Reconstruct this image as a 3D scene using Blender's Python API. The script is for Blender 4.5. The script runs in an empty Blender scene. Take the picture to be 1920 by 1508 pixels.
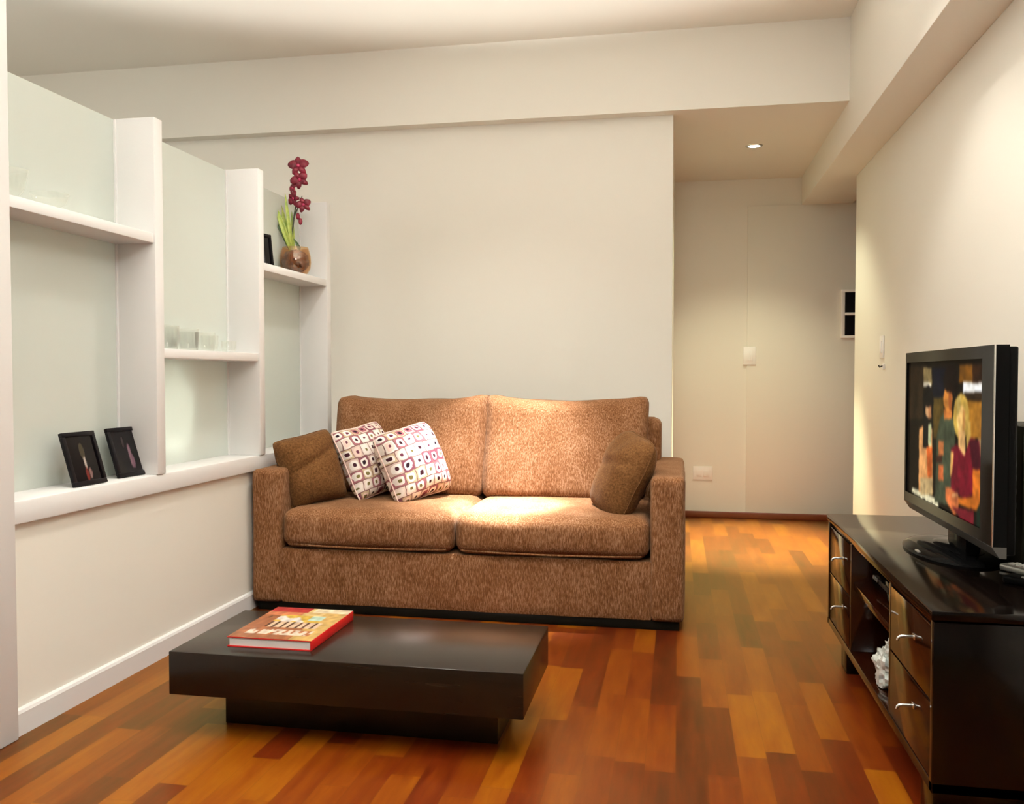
TV_EMIT = 1.0
EXPO = 0.0
# living room
import bpy, bmesh, math, random
from mathutils import Vector, Matrix, noise
random.seed(7)
S = bpy.context.scene
COL = S.collection
PI = math.pi

def lin(r, g=None, b=None):
    if g is None: r, g, b = r
    f = lambda c: (c/255/12.92) if c/255 <= .04045 else ((c/255+.055)/1.055)**2.4
    return (f(r), f(g), f(b), 1.0)

# ---------------------------------------------------------------- materials
def mat(name, col=(.8,.8,.8,1), rough=.5, metal=0, spec=.5, coat=0, coat_rough=.1, trans=0, ior=1.45, emit=None, estr=0):
    m = bpy.data.materials.new(name); m.use_nodes = True
    b = m.node_tree.nodes['Principled BSDF']
    b.inputs['Base Color'].default_value = col
    b.inputs['Roughness'].default_value = rough
    b.inputs['Metallic'].default_value = metal
    b.inputs['Specular IOR Level'].default_value = spec
    b.inputs['Coat Weight'].default_value = coat
    b.inputs['Coat Roughness'].default_value = coat_rough
    b.inputs['Transmission Weight'].default_value = trans
    b.inputs['IOR'].default_value = ior
    if emit:
        b.inputs['Emission Color'].default_value = emit
        b.inputs['Emission Strength'].default_value = estr
    return m

class NT:
    def __init__(s, m): s.t = m.node_tree; s.n = s.t.nodes; s.bsdf = s.n['Principled BSDF']
    def new(s, typ, **kw):
        nd = s.n.new(typ)
        for k, v in kw.items(): setattr(nd, k, v)
        return nd
    def link(s, a, b): s.t.links.new(a, b)
    def math(s, op, a, b=None, c=None):
        nd = s.new('ShaderNodeMath', operation=op)
        for i, v in enumerate((a, b, c)):
            if v is None: continue
            if isinstance(v, (int, float)): nd.inputs[i].default_value = v
            else: s.link(v, nd.inputs[i])
        return nd.outputs[0]
    def ramp(s, fac, stops, interp='LINEAR'):
        nd = s.new('ShaderNodeValToRGB'); nd.color_ramp.interpolation = interp
        els = nd.color_ramp.elements
        while len(els) < len(stops): els.new(.5)
        for e, (p, c) in zip(els, stops): e.position = p; e.color = c
        s.link(fac, nd.inputs[0]); return nd.outputs[0]
    def mix(s, fac, a, b):
        nd = s.new('ShaderNodeMix', data_type='RGBA')
        for i, v in ((0, fac), (6, a), (7, b)):
            if isinstance(v, (int, float)): nd.inputs[i].default_value = v
            elif isinstance(v, tuple): nd.inputs[i].default_value = v
            else: s.link(v, nd.inputs[i])
        return nd.outputs[2]
    def coords(s, which='Object', scale=(1,1,1)):
        tc = s.new('ShaderNodeTexCoord'); mp = s.new('ShaderNodeMapping')
        mp.inputs['Scale'].default_value = scale
        s.link(tc.outputs[which], mp.inputs['Vector']); return mp.outputs[0]
    def noise(s, vec, scale, detail=2, rough=.5):
        nd = s.new('ShaderNodeTexNoise')
        nd.inputs['Scale'].default_value = scale; nd.inputs['Detail'].default_value = detail; nd.inputs['Roughness'].default_value = rough
        s.link(vec, nd.inputs['Vector']); return nd.outputs['Fac']
    def bump(s, h, strength=.2, dist=.01):
        nd = s.new('ShaderNodeBump'); nd.inputs['Strength'].default_value = strength; nd.inputs['Distance'].default_value = dist
        s.link(h, nd.inputs['Height']); s.link(nd.outputs[0], s.bsdf.inputs['Normal'])

def paint(name, col, rough=.55):
    m = mat(name, col, rough, spec=.25); t = NT(m)
    v = t.coords(); t.bump(t.noise(v, 90, 3), .04, .004)
    return m

M = {}
M['wall'] = paint('cream wall paint', (.80,.785,.715,1), .6)
M['ceiling'] = paint('ceiling paint', (.86,.845,.775,1), .7)
M['white'] = paint('white lacquer', (.735,.73,.725,1), .35)
M['panel'] = paint('off white panel paint', (.79,.775,.70,1), .5)
M['plastic'] = mat('white plastic', (.90,.89,.87,1), .3)
M['chrome'] = mat('brushed chrome', (.75,.75,.74,1), .25, 1)
M['silver'] = mat('silver plastic', (.55,.55,.52,1), .3, .7)
M['black_gloss'] = mat('black gloss plastic', (.003,.003,.003,1), .08, ior=1.11)
M['black'] = mat('black matt plastic', (.003,.003,.003,1), .4, spec=.05)
M['chin'] = mat('dark silver plastic', (.09,.09,.085,1), .3, .5)
M['speaker_grey'] = mat('dark olive grey lacquer', (.02,.019,.012,1), .5, spec=.2)
M['dark_metal'] = mat('dark metal', (.05,.05,.05,1), .3, .8)
M['frame_black'] = mat('black picture frame', (.004,.003,.004,1), .35, spec=.15)
M['skirting_wood'] = mat('dark red skirting wood', lin(110,50,25), .3)
M['paper'] = mat('white page edges', (.85,.83,.80,1), .7)
M['book_red'] = mat('glossy red book cloth', (.55,.012,.012,1), .3)
M['sofa_feet'] = mat('dark sofa plinth', (.004,.003,.002,1), .6, spec=.1)

# wenge veneer
SPEC = {'dark wenge veneer': .36, 'dark brown lacquered front': .5}; COAT = {'dark wenge veneer': .0, }
def wenge(name, axis_scale, c1, c2, rough):
    m = mat(name, rough=rough, spec=SPEC.get(name, .3), coat=COAT.get(name, 0), coat_rough=.12); t = NT(m)
    v = t.coords(scale=axis_scale); n = t.noise(v, 6, 5, .65)
    t.link(t.ramp(n, [(.3, c1), (.7, c2)]), t.bsdf.inputs['Base Color'])
    t.bump(n, .01, .001)
    return m
M['wenge'] = wenge('dark wenge veneer', (1.2, 14, 14), (.007,.0036,.0018,1), (.015,.0085,.0045,1), .24)
M['wenge_front'] = wenge('dark brown lacquered front', (14, 1.2, 14), (.008,.0016,.0005,1), (.015,.0036,.001,1), .09)
M['wenge_black'] = wenge('near black lacquer', (14, 1.2, 14), (.0015,.001,.0008,1), (.0035,.0022,.0015,1), .12)

# frosted glass: diffuse, translucent, faint gloss
def frosted():
    m = bpy.data.materials.new('frosted green tinted glass'); m.use_nodes = True
    t = NT(m); nt = m.node_tree
    out = nt.nodes['Material Output']
    d = t.new('ShaderNodeBsdfDiffuse'); d.inputs['Color'].default_value = (.73,.765,.73,1)
    tr = t.new('ShaderNodeBsdfTranslucent'); tr.inputs['Color'].default_value = (.80,.86,.80,1)
    g = t.new('ShaderNodeBsdfGlossy'); g.inputs['Roughness'].default_value = .35; g.inputs['Color'].default_value = (.9,.95,.9,1)
    m1 = t.new('ShaderNodeMixShader'); m1.inputs[0].default_value = .35
    m2 = t.new('ShaderNodeMixShader'); m2.inputs[0].default_value = .07
    t.link(d.outputs[0], m1.inputs[1]); t.link(tr.outputs[0], m1.inputs[2])
    t.link(m1.outputs[0], m2.inputs[1]); t.link(g.outputs[0], m2.inputs[2])
    t.link(m2.outputs[0], out.inputs[0])
    return m
M['frosted'] = frosted()
def thin_glass(name, tint, refl):
    m = bpy.data.materials.new(name); m.use_nodes = True; t = NT(m)
    tr = t.new('ShaderNodeBsdfTransparent'); tr.inputs['Color'].default_value = tint
    g1 = t.new('ShaderNodeBsdfGlossy'); g1.inputs['Roughness'].default_value = .04; g1.inputs['Color'].default_value = (1,1,1,1)
    g2 = t.new('ShaderNodeBsdfTranslucent'); g2.inputs['Color'].default_value = (.92,.93,.90,1); g3 = t.new('ShaderNodeBsdfDiffuse'); g3.inputs['Color'].default_value = (.92,.93,.90,1)
    a1 = t.new('ShaderNodeMixShader'); t.link(g2.outputs[0], a1.inputs[1]); t.link(g3.outputs[0], a1.inputs[2])
    g = t.new('ShaderNodeMixShader'); g.inputs[0].default_value = .3 if tint[2] > .8 else .8; t.link(a1.outputs[0], g.inputs[1]); t.link(g1.outputs[0], g.inputs[2])
    lw = t.new('ShaderNodeLayerWeight'); lw.inputs['Blend'].default_value = .5
    fr = t.math('ADD', .09, t.math('MULTIPLY', t.math('POWER', lw.outputs['Facing'], 3.5), .28))
    mx = t.new('ShaderNodeMixShader'); t.link(fr, mx.inputs[0]); t.link(tr.outputs[0], mx.inputs[1]); t.link(g.outputs[0], mx.inputs[2])
    t.link(mx.outputs[0], m.node_tree.nodes['Material Output'].inputs[0]); return m
M['glass'] = thin_glass('clear glass', (.985,.99,.98,1), 1.5)

# floor: hardwood strips along the room
def floor_mat():
    m = mat('orange hardwood strip floor', rough=.14, ior=1.32); t = NT(m)
    geo = t.new('ShaderNodeNewGeometry'); sep = t.new('ShaderNodeSeparateXYZ')
    t.link(geo.outputs['Position'], sep.inputs[0]); x, y = sep.outputs[0], sep.outputs[1]
    W, L = .078, .46
    xr = t.math('DIVIDE', x, W); row = t.math('FLOOR', xr); fx = t.math('FRACT', xr)
    w1 = t.new('ShaderNodeTexWhiteNoise', noise_dimensions='1D'); t.link(row, w1.inputs['W'])
    yo = t.math('ADD', t.math('DIVIDE', y, L), w1.outputs['Value'])
    pl = t.math('FLOOR', yo); fy = t.math('FRACT', yo)
    cmb = t.new('ShaderNodeCombineXYZ'); t.link(row, cmb.inputs[0]); t.link(pl, cmb.inputs[1])
    w2 = t.new('ShaderNodeTexWhiteNoise', noise_dimensions='2D'); t.link(cmb.outputs[0], w2.inputs['Vector'])
    r = w2.outputs['Value']
    # grain
    c2 = t.new('ShaderNodeCombineXYZ')
    t.link(t.math('MULTIPLY', x, 16), c2.inputs[0]); t.link(t.math('MULTIPLY', y, 2.0), c2.inputs[1]); t.link(t.math('MULTIPLY', r, 37), c2.inputs[2])
    g = t.noise(c2.outputs[0], 2.2, 5, .6)
    k = t.math('ADD', t.math('MULTIPLY', r, .75), t.math('MULTIPLY', t.math('SUBTRACT', g, .5), .75))
    k = t.math('ADD', k, .10)
    colr = t.ramp(k, [(0, FLOOR_COLS[0]), (.35, FLOOR_COLS[1]), (.65, FLOOR_COLS[2]), (1, FLOOR_COLS[3])])
    # joints
    ex = t.math('MINIMUM', fx, t.math('SUBTRACT', 1, fx)); ey = t.math('MINIMUM', fy, t.math('SUBTRACT', 1, fy))
    e = t.math('MINIMUM', t.math('MULTIPLY', ex, W), t.math('MULTIPLY', ey, L))
    j = t.math('LESS_THAN', e, .0007)
    colr = t.mix(t.math('MULTIPLY', j, .4), colr, (.05,.012,.003,1))
    # matt wood under an amber varnish that reflects at grazing angles
    df = t.new('ShaderNodeBsdfDiffuse'); t.link(colr, df.inputs['Color'])
    gl = t.new('ShaderNodeBsdfGlossy'); gl.inputs['Color'].default_value = (.97,.87,.42,1); gl.inputs['Roughness'].default_value = .285
    fr = t.new('ShaderNodeFresnel'); fr.inputs['IOR'].default_value = 1.45
    mx = t.new('ShaderNodeMixShader'); t.link(fr.outputs[0], mx.inputs[0]); t.link(df.outputs[0], mx.inputs[1]); t.link(gl.outputs[0], mx.inputs[2])
    t.link(mx.outputs[0], m.node_tree.nodes['Material Output'].inputs[0])
    return m
FLOOR_COLS = [(.038,.002,.0003,1), (.100,.010,.0006,1), (.155,.030,.0009,1), (.225,.068,.0015,1)]
M['floor'] = floor_mat()

# sofa tweed
def tweed(name, c1, c2, c3, sc, bump=.25):
    m = mat(name, rough=.9, spec=.12); t = NT(m)
    b = t.bsdf; b.inputs['Sheen Weight'].default_value = .08; b.inputs['Sheen Roughness'].default_value = .5
    b.inputs['Sheen Tint'].default_value = (.9,.7,.5,1)
    v = t.coords(scale=sc); n = t.noise(v, 1, 3, .7)
    v2 = t.coords(scale=(9,9,5)); n2 = t.noise(v2, 1, 3, .6)
    k = t.math('ADD', t.math('MULTIPLY', n, .8), t.math('MULTIPLY', n2, .2))
    t.link(t.ramp(k, [(.32, c1), (.5, c2), (.68, c3)]), b.inputs['Base Color'])
    t.bump(n, bump, .004)
    return m
M['tweed'] = tweed('brown tweed upholstery', (.066,.022,.006,1), (.160,.067,.025,1), (.30,.172,.100,1), (230,230,46))
M['tweed_dark'] = tweed('plain dark brown cushion cloth', (.055,.021,.006,1), (.105,.044,.013,1), (.165,.078,.027,1), (130,130,130), .15)

# patterned cushion cloth: grid of odd little squares with rings and dots
def pattern():
    m = mat('white cloth printed with plum squares and dots', rough=.85, spec=.1); t = NT(m)
    tc = t.new('ShaderNodeTexCoord'); sep = t.new('ShaderNodeSeparateXYZ')
    wn = t.new('ShaderNodeTexNoise'); wn.inputs['Scale'].default_value = 7; t.link(tc.outputs['UV'], wn.inputs['Vector'])
    wa = t.new('ShaderNodeVectorMath', operation='MULTIPLY_ADD'); t.link(wn.outputs['Color'], wa.inputs[0]); wa.inputs[1].default_value = (.06,.06,0); t.link(tc.outputs['UV'], wa.inputs[2])
    t.link(wa.outputs[0], sep.inputs[0])
    N = 7.0
    v = t.math('MULTIPLY', sep.outputs[1], N); rv = t.math('FLOOR', v)
    wr = t.new('ShaderNodeTexWhiteNoise', noise_dimensions='1D'); t.link(rv, wr.inputs['W'])
    u = t.math('ADD', t.math('MULTIPLY', sep.outputs[0], N), wr.outputs['Value']); ru = t.math('FLOOR', u)
    fu = t.math('SUBTRACT', t.math('FRACT', u), .5); fv = t.math('SUBTRACT', t.math('FRACT', v), .5)
    c = t.new('ShaderNodeCombineXYZ'); t.link(ru, c.inputs[0]); t.link(rv, c.inputs[1])
    w = t.new('ShaderNodeTexWhiteNoise', noise_dimensions='2D'); t.link(c.outputs[0], w.inputs['Vector'])
    r = w.outputs['Value']; sc = t.new('ShaderNodeSeparateColor'); t.link(w.outputs['Color'], sc.inputs[0])
    r2, r3 = sc.outputs[1], sc.outputs[2]
    # superellipse-ish distance
    au, av = t.math('ABSOLUTE', fu), t.math('ABSOLUTE', fv)
    dm = t.math('MAXIMUM', au, av); de = t.math('SQRT', t.math('ADD', t.math('MULTIPLY', fu, fu), t.math('MULTIPLY', fv, fv)))
    d = t.math('ADD', t.math('MULTIPLY', dm, .45), t.math('MULTIPLY', de, .55))
    cell = t.ramp(r, [(0, lin(232,222,214)), (.30, lin(205,182,172)), (.48, lin(150,96,104)), (.62, lin(228,214,206)), (.78, lin(118,66,82)), (.88, lin(190,170,140))], 'CONSTANT')
    ring = t.ramp(r2, [(0, lin(240,234,228)), (.55, lin(226,200,190)), (.8, lin(150,90,100))], 'CONSTANT')
    dot = t.ramp(r3, [(0, lin(60,30,38)), (.4, lin(96,48,64)), (.7, lin(110,100,60)), (.85, lin(40,24,34))], 'CONSTANT')
    col = t.mix(t.math('LESS_THAN', d, .36), cell, ring)
    col = t.mix(t.math('LESS_THAN', d, t.math('ADD', .10, t.math('MULTIPLY', r, .09))), col, dot)
    col = t.mix(t.math('GREATER_THAN', dm, .462), col, lin(120,88,84))
    t.link(col, t.bsdf.inputs['Base Color'])
    n = t.noise(t.coords(scale=(1,1,1)), 300, 2); t.bump(n, .12, .002)
    return m
M['pattern'] = pattern()

def vcol_mat(name, rough=.3, emit=0):
    m = mat(name, rough=rough, spec=.02 if emit else .3, ior=1.12 if emit else 1.4); t = NT(m)
    a = t.new('ShaderNodeVertexColor', layer_name='Col')
    if emit:
        t.bsdf.inputs['Base Color'].default_value = (.004,.004,.004,1)
        t.link(a.outputs[0], t.bsdf.inputs['Emission Color']); t.bsdf.inputs['Emission Strength'].default_value = emit
    else: t.link(a.outputs[0], t.bsdf.inputs['Base Color'])
    return m
M['screen'] = vcol_mat('television picture', .12, TV_EMIT if 'TV_EMIT' in globals() else .9)
M['print'] = vcol_mat('printed cover', .25)
M['photo'] = vcol_mat('dark glossy photograph', .12)

def mottled(name, c1, c2, scale, rough, bump=.3):
    m = mat(name, rough=rough); t = NT(m); n = t.noise(t.coords(), scale, 4, .65)
    t.link(t.ramp(n, [(.35, c1), (.65, c2)]), t.bsdf.inputs['Base Color']); t.bump(n, bump, .01)
    return m
M['bark'] = mottled('brown bark chips', (.025,.008,.003,1), (.30,.14,.05,1), 60, .5, .9)
M['bowl'] = thin_glass('amber tinted glass', (.86,.68,.46,1), 1.45)
M['leaf'] = mottled('yellow green leaf', (.20,.30,.04,1), (.42,.46,.10,1), 30, .4, .1)
M['leaf_dark'] = mottled('dark green leaf', (.02,.05,.012,1), (.05,.09,.02,1), 30, .4, .1)
M['stem'] = mat('dark stem', (.03,.035,.015,1), .5)
M['petal'] = mottled('crimson petal', (.10,.0015,.010,1), (.20,.004,.022,1), 25, .5, .1)
M['petal_heart'] = mat('pale pink petal heart', (.40,.03,.09,1), .5)
M['bag'] = mottled('crumpled pale plastic', (.38,.42,.38,1), (.70,.72,.70,1), 25, .25, .4)
M['lamp_glow'] = mat('lit lamp lens', (1,1,1,1), .5, emit=(1,.90,.70,1), estr=14)
M['disc'] = mat('copper reflective fascia', (.35,.18,.09,1), .25, .6)

# ---------------------------------------------------------------- mesh building
class MB:
    def __init__(s): s.bm = bmesh.new(); s.col = None
    def box(s, lo, hi, bev=0, seg=2):
        b2 = bmesh.new()
        r = bmesh.ops.create_cube(b2, size=1)
        c = [(a+b)/2 for a, b in zip(lo, hi)]; d = [b-a for a, b in zip(lo, hi)]
        for v in b2.verts: v.co = Vector((c[i]+v.co[i]*d[i] for i in range(3)))
        if bev: bmesh.ops.bevel(b2, geom=b2.edges[:], offset=bev, segments=seg, profile=.5, affect='EDGES')
        s._merge(b2); return s
    def _merge(s, b2, mx=None):
        if mx is not None: b2.transform(mx)
        me = bpy.data.meshes.new('tmp'); b2.to_mesh(me); b2.free(); s.bm.from_mesh(me); bpy.data.meshes.remove(me)
    def tube(s, pts, r, n=10, caps=True):
        pts = [Vector(p) for p in pts]; rs = r if isinstance(r, (list, tuple)) else [r]*len(pts)
        rings = []; ref = None
        for i, p in enumerate(pts):
            d = (pts[min(i+1, len(pts)-1)] - pts[max(i-1, 0)]).normalized()
            if ref is None: ref = d.orthogonal().normalized()
            a = (ref - d*ref.dot(d)).normalized(); ref = a; b = d.cross(a)
            rings.append([s.bm.verts.new(p + (a*math.cos(2*PI*k/n)+b*math.sin(2*PI*k/n))*rs[i]) for k in range(n)])
        for r0, r1 in zip(rings, rings[1:]):
            for k in range(n): s.bm.faces.new((r0[k], r0[(k+1) % n], r1[(k+1) % n], r1[k]))
        if caps: s.bm.faces.new(rings[0][::-1]); s.bm.faces.new(rings[-1])
        return s
    def lathe(s, prof, c=(0,0,0), n=28, sx=1, sy=1):
        rings = []
        for r, z in prof:
            if r < 1e-5: rings.append([s.bm.verts.new((c[0], c[1], c[2]+z))])
            else: rings.append([s.bm.verts.new((c[0]+sx*r*math.cos(2*PI*k/n), c[1]+sy*r*math.sin(2*PI*k/n), c[2]+z)) for k in range(n)])
        for a, b in zip(rings, rings[1:]):
            for k in range(n):
                k2 = (k+1) % n
                if len(a) == 1 and len(b) > 1: s.bm.faces.new((a[0], b[k2], b[k]))
                elif len(b) == 1 and len(a) > 1: s.bm.faces.new((a[k], a[k2], b[0]))
                elif len(a) > 1: s.bm.faces.new((a[k], a[k2], b[k2], b[k]))
        return s
    def grid(s, f, nu, nv, wrapuv=True):
        """f(u,v) -> point, u,v in 0..1; keeps a uv layer"""
        uvl = s.bm.loops.layers.uv.verify()
        vs = [[s.bm.verts.new(f(i/nu, j/nv)) for j in range(nv+1)] for i in range(nu+1)]
        for i in range(nu):
            for j in range(nv):
                fc = s.bm.faces.new((vs[i][j], vs[i+1][j], vs[i+1][j+1], vs[i][j+1]))
                for lp, (a, b) in zip(fc.loops, ((i,j),(i+1,j),(i+1,j+1),(i,j+1))): lp[uvl].uv = (a/nu, b/nv)
        return s
    def prism(s, poly, axis, lo, hi, bev=0):
        b2 = bmesh.new()
        def P(a, b, c): return {0: (c, a, b), 1: (a, c, b), 2: (a, b, c)}[axis]
        A = [b2.verts.new(P(a, b, lo)) for a, b in poly]; B = [b2.verts.new(P(a, b, hi)) for a, b in poly]
        n = len(poly)
        for k in range(n): b2.faces.new((A[k], A[(k+1) % n], B[(k+1) % n], B[k]))
        b2.faces.new(A[::-1]); b2.faces.new(B)
        bmesh.ops.recalc_face_normals(b2, faces=b2.faces[:])
        if bev: bmesh.ops.bevel(b2, geom=b2.edges[:], offset=bev, segments=2, profile=.5, affect='EDGES')
        s._merge(b2); return s
    def build(s, name, m, parent=None, smooth=True, loc=None, angle=35, colf=None, weld=0):
        if weld: bmesh.ops.remove_doubles(s.bm, verts=s.bm.verts[:], dist=weld)
        bmesh.ops.recalc_face_normals(s.bm, faces=s.bm.faces[:])
        me = bpy.data.meshes.new(name); s.bm.to_mesh(me); s.bm.free()
        if isinstance(m, str): m = M[m]
        me.materials.append(m)
        if colf:
            a = me.color_attributes.new('Col', 'FLOAT_COLOR', 'POINT')
            for v in me.vertices: a.data[v.index].color = colf(v.co)
        if smooth:
            for p in me.polygons: p.use_smooth = True
            me.set_sharp_from_angle(angle=math.radians(angle))
        o = bpy.data.objects.new(name, me); COL.objects.link(o)
        if parent: o.parent = parent
        if loc: o.location = loc
        return o

def tag(o, label=None, cat=None, group=None, kind=None):
    if label: o['label'] = label
    if cat: o['category'] = cat
    if group: o['group'] = group
    if kind: o['kind'] = kind
    return o
def thing(name, loc, label, cat, rotz=0, group=None):
    o = bpy.data.objects.new(name, None); COL.objects.link(o); o.empty_display_size = .1
    o.location = loc; o.rotation_euler = (0, 0, rotz)
    return tag(o, label, cat, group)
def struct(name, mb, m, label, cat, **kw):
    return tag(mb.build(name, m, **kw), label, cat, kind='structure')
def box(lo, hi, bev=0, seg=2): return MB().box(lo, hi, bev, seg)
def copy_tree(o, parent=None):
    c = o.copy(); COL.objects.link(c)
    if parent: c.parent = parent
    for ch in list(o.children): copy_tree(ch, c)
    return c
def in_poly(x, y, P):
    r = False; j = len(P)-1
    for i in range(len(P)):
        if (P[i][1] > y) != (P[j][1] > y) and x < (P[j][0]-P[i][0])*(y-P[i][1])/(P[j][1]-P[i][1])+P[i][0]: r = not r
        j = i
    return r
TVPIC=[
([(20,39),(246,41),(257,415),(31,432)],(40,28,15)),
([(246,46),(371,49),(374,165),(250,167)],(130,110,70)),
([(249,153),(363,153),(363,182),(250,184)],(235,220,190)),
([(380,53),(560,56),(567,262),(387,272)],(8,10,25)),
([(723,36),(871,39),(874,146),(726,148)],(120,75,20)),
([(871,39),(1019,41),(1021,143),(874,146)],(50,28,12)),
([(769,146),(1021,143),(1023,197),(770,206)],(255,252,245)),
([(784,209),(1023,201),(1024,245),(784,257)],(50,35,20)),
([(811,260),(1024,248),(1030,459),(819,483)],(165,110,35)),
([(394,255),(534,248),(543,517),(403,534)],(85,65,25)),
([(940,468),(1030,459),(1033,568),(944,580)],(150,120,80)),
([(926,585),(1033,568),(1046,985),(937,1017)],(25,35,25)),
([(89,939),(187,930),(490,937),(491,981),(246,976),(89,971)],(230,220,180)),
([(403,286),(399,330),(383,369),(359,396),(330,408),(299,400),(273,379),(253,340),(246,294),(250,248),(267,209),(293,182),(323,172),(353,182),(379,206),(396,243)],(12,8,10)),
([(193,488),(259,461),(384,468),(414,910),(197,942)],(215,150,90)),
([(330,442),(374,437),(379,585),(334,592)],(190,190,140)),
([(253,381),(329,374),(336,609),(260,619)],(12,8,10)),
([(309,604),(396,592),(394,799),(333,811)],(200,90,35)),
([(223,840),(403,806),(406,920),(227,961)],(190,160,110)),
([(373,342),(370,364),(363,383),(349,396),(333,403),(316,398),(301,388),(291,369),(289,347),(290,325),(300,306),(313,294),(330,289),(346,291),(360,303),(370,320)],(228,172,118)),
([(326,299),(374,306),(373,396),(334,408)],(180,120,76)),
([(376,301),(373,308),(363,316),(349,320),(330,323),(313,323),(297,318),(287,313),(283,306),(287,299),(297,294),(311,289),(330,286),(347,286),(361,289),(371,294)],(20,12,12)),
([(453,512),(491,396),(553,342),(683,379),(699,930),(441,961)],(66,72,52)),
([(544,328),(644,320),(646,381),(547,391)],(190,110,50)),
([(717,136),(711,172),(693,206),(664,228),(630,238),(594,231),(563,209),(540,177),(531,138),(537,100),(559,66),(589,44),(624,36),(660,46),(690,68),(710,100)],(20,10,8)),
([(649,252),(644,284),(633,311),(616,330),(593,337),(571,333),(551,316),(537,289),(531,257),(536,223),(547,197),(566,177),(589,170),(611,175),(630,194),(643,221)],(225,140,60)),
([(670,182),(666,194),(653,204),(634,211),(611,214),(587,214),(567,206),(554,197),(549,184),(553,172),(566,163),(586,155),(610,153),(633,155),(651,160),(666,170)],(24,12,8)),
([(599,206),(641,214),(641,313),(603,323)],(165,88,40)),
([(476,541),(546,532),(549,626),(479,638)],(190,110,60)),
([(449,641),(530,629),(531,677),(450,689)],(60,30,22)),
([(480,701),(547,689),(550,791),(483,806)],(190,95,50)),
([(846,352),(840,405),(823,456),(794,490),(760,505),(724,498),(693,468),(671,422),(661,364),(667,306),(687,257),(717,223),(751,209),(787,221),(817,250),(837,296)],(196,158,72)),
([(809,369),(861,379),(873,563),(820,541)],(186,148,70)),
([(803,369),(800,403),(790,432),(776,454),(756,464),(737,459),(720,439),(709,413),(703,376),(706,342),(716,311),(733,291),(751,282),(770,289),(787,306),(799,335)],(240,190,112)),
([(724,449),(804,442),(809,595),(729,607)],(235,180,112)),
([(773,306),(800,325),(801,427),(771,459)],(200,140,74)),
([(700,243),(756,214),(744,306),(711,376)],(214,180,96)),
([(644,566),(709,532),(794,597),(859,478),(953,481),(983,648),(909,672),(906,811),(789,852),(644,835)],(115,20,35)),
([(846,488),(947,485),(976,646),(889,660)],(70,18,28)),
([(889,660),(966,648),(981,825),(934,888),(734,905),(733,864),(894,823)],(215,115,35)),
([(637,590),(670,585),(663,716),(634,760)],(225,165,90)),
([(576,828),(644,820),(733,847),(743,956),(686,983),(577,908)],(205,110,60)),
([(663,939),(909,898),(911,976),(779,990)],(110,25,35)),
([(660,854),(731,840),(733,854),(660,871)],(240,180,120)),
]
# ---------------------------------------------------------------- the room
# x to the right along the sofa wall, y into the picture, z up; floor at 0
XL, XR = -1.80, 1.02
CEIL, HALL = 2.77, 2.36
YW, YH, YB = 4.71, 6.34, 4.63
struct('floor', box((-4.6,-6.0,-.1), (3.0,6.5,0)), 'floor', 'orange brown hardwood strip floor with a glossy varnish', 'floor')
struct('ceiling', box((-4.6,-6.0,CEIL), (3.0,YB+.01,CEIL+.1)), 'ceiling', 'plain off-white main ceiling above the sitting area', 'ceiling')
struct('ceiling_hall', box((-4.6,YB,HALL), (3.0,6.5,CEIL+.1)), 'wall', 'lower dropped ceiling with a cream front face above the sofa wall and hall', 'ceiling')
struct('wall_back', box((-4.6,YW,0), (-.032,6.5,HALL)), 'wall', 'plain cream wall behind the sofa', 'wall')
struct('wall_hall', box((-.05,YH,0), (3.0,6.5,HALL)), 'wall', 'cream end wall of the hall behind the outlet', 'wall')
struct('trim_1', box((.47,YH-.012,.0), (XR+.6,YH,2.172), .003), 'panel', 'flush pale panel on the hall end wall carrying the light switch', 'wall panel')
struct('baseboard_hall', box((-.03,YH-.026,0), (2.2,YH-.012,.045), .004), 'skirting_wood', 'low dark red wood skirting along the hall end wall', 'baseboard')
struct('wall_right', box((XR,-6.0,0), (XR+.12,5.47,2.17), .004), 'wall', 'cream right wall behind the television', 'wall')
struct('trim_2', box((.826,-6.0,2.17), (XR+.14,YH,CEIL), .004), 'wall', 'boxed cream ceiling beam running along the right wall', 'beam')
struct('wall_far_right', box((2.9,5.3,0), (3.0,6.5,HALL)), 'wall', 'cream wall closing the hall beyond the right wall', 'wall')
struct('wall_front', box((-4.6,-6.1,0), (3.0,-6.0,CEIL)), 'wall', 'cream wall at the near end of the room', 'wall')
struct('wall_far_left', box((-4.7,-6.1,0), (-4.6,6.5,CEIL)), 'wall', 'cream wall of the room beyond the frosted glass', 'wall')
struct('wall_left', box((XL-.16,2.095,0), (XL,YW,.59)), 'wall', 'low cream half wall below the glass divider', 'wall')
struct('wall_left_pillar', box((XL-.17,1.2,0), (XL+.026,2.098,CEIL), .004), 'white', 'tall white wall end at the left edge of the view', 'wall')
mb = MB(); mb.prism([(XL,0),(XL+.014,0),(XL+.014,.062),(XL+.010,.070),(XL,.074)], 1, 2.095, YW)
struct('baseboard_left', mb, 'white', 'white skirting board along the low left wall', 'baseboard', angle=25)

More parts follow.
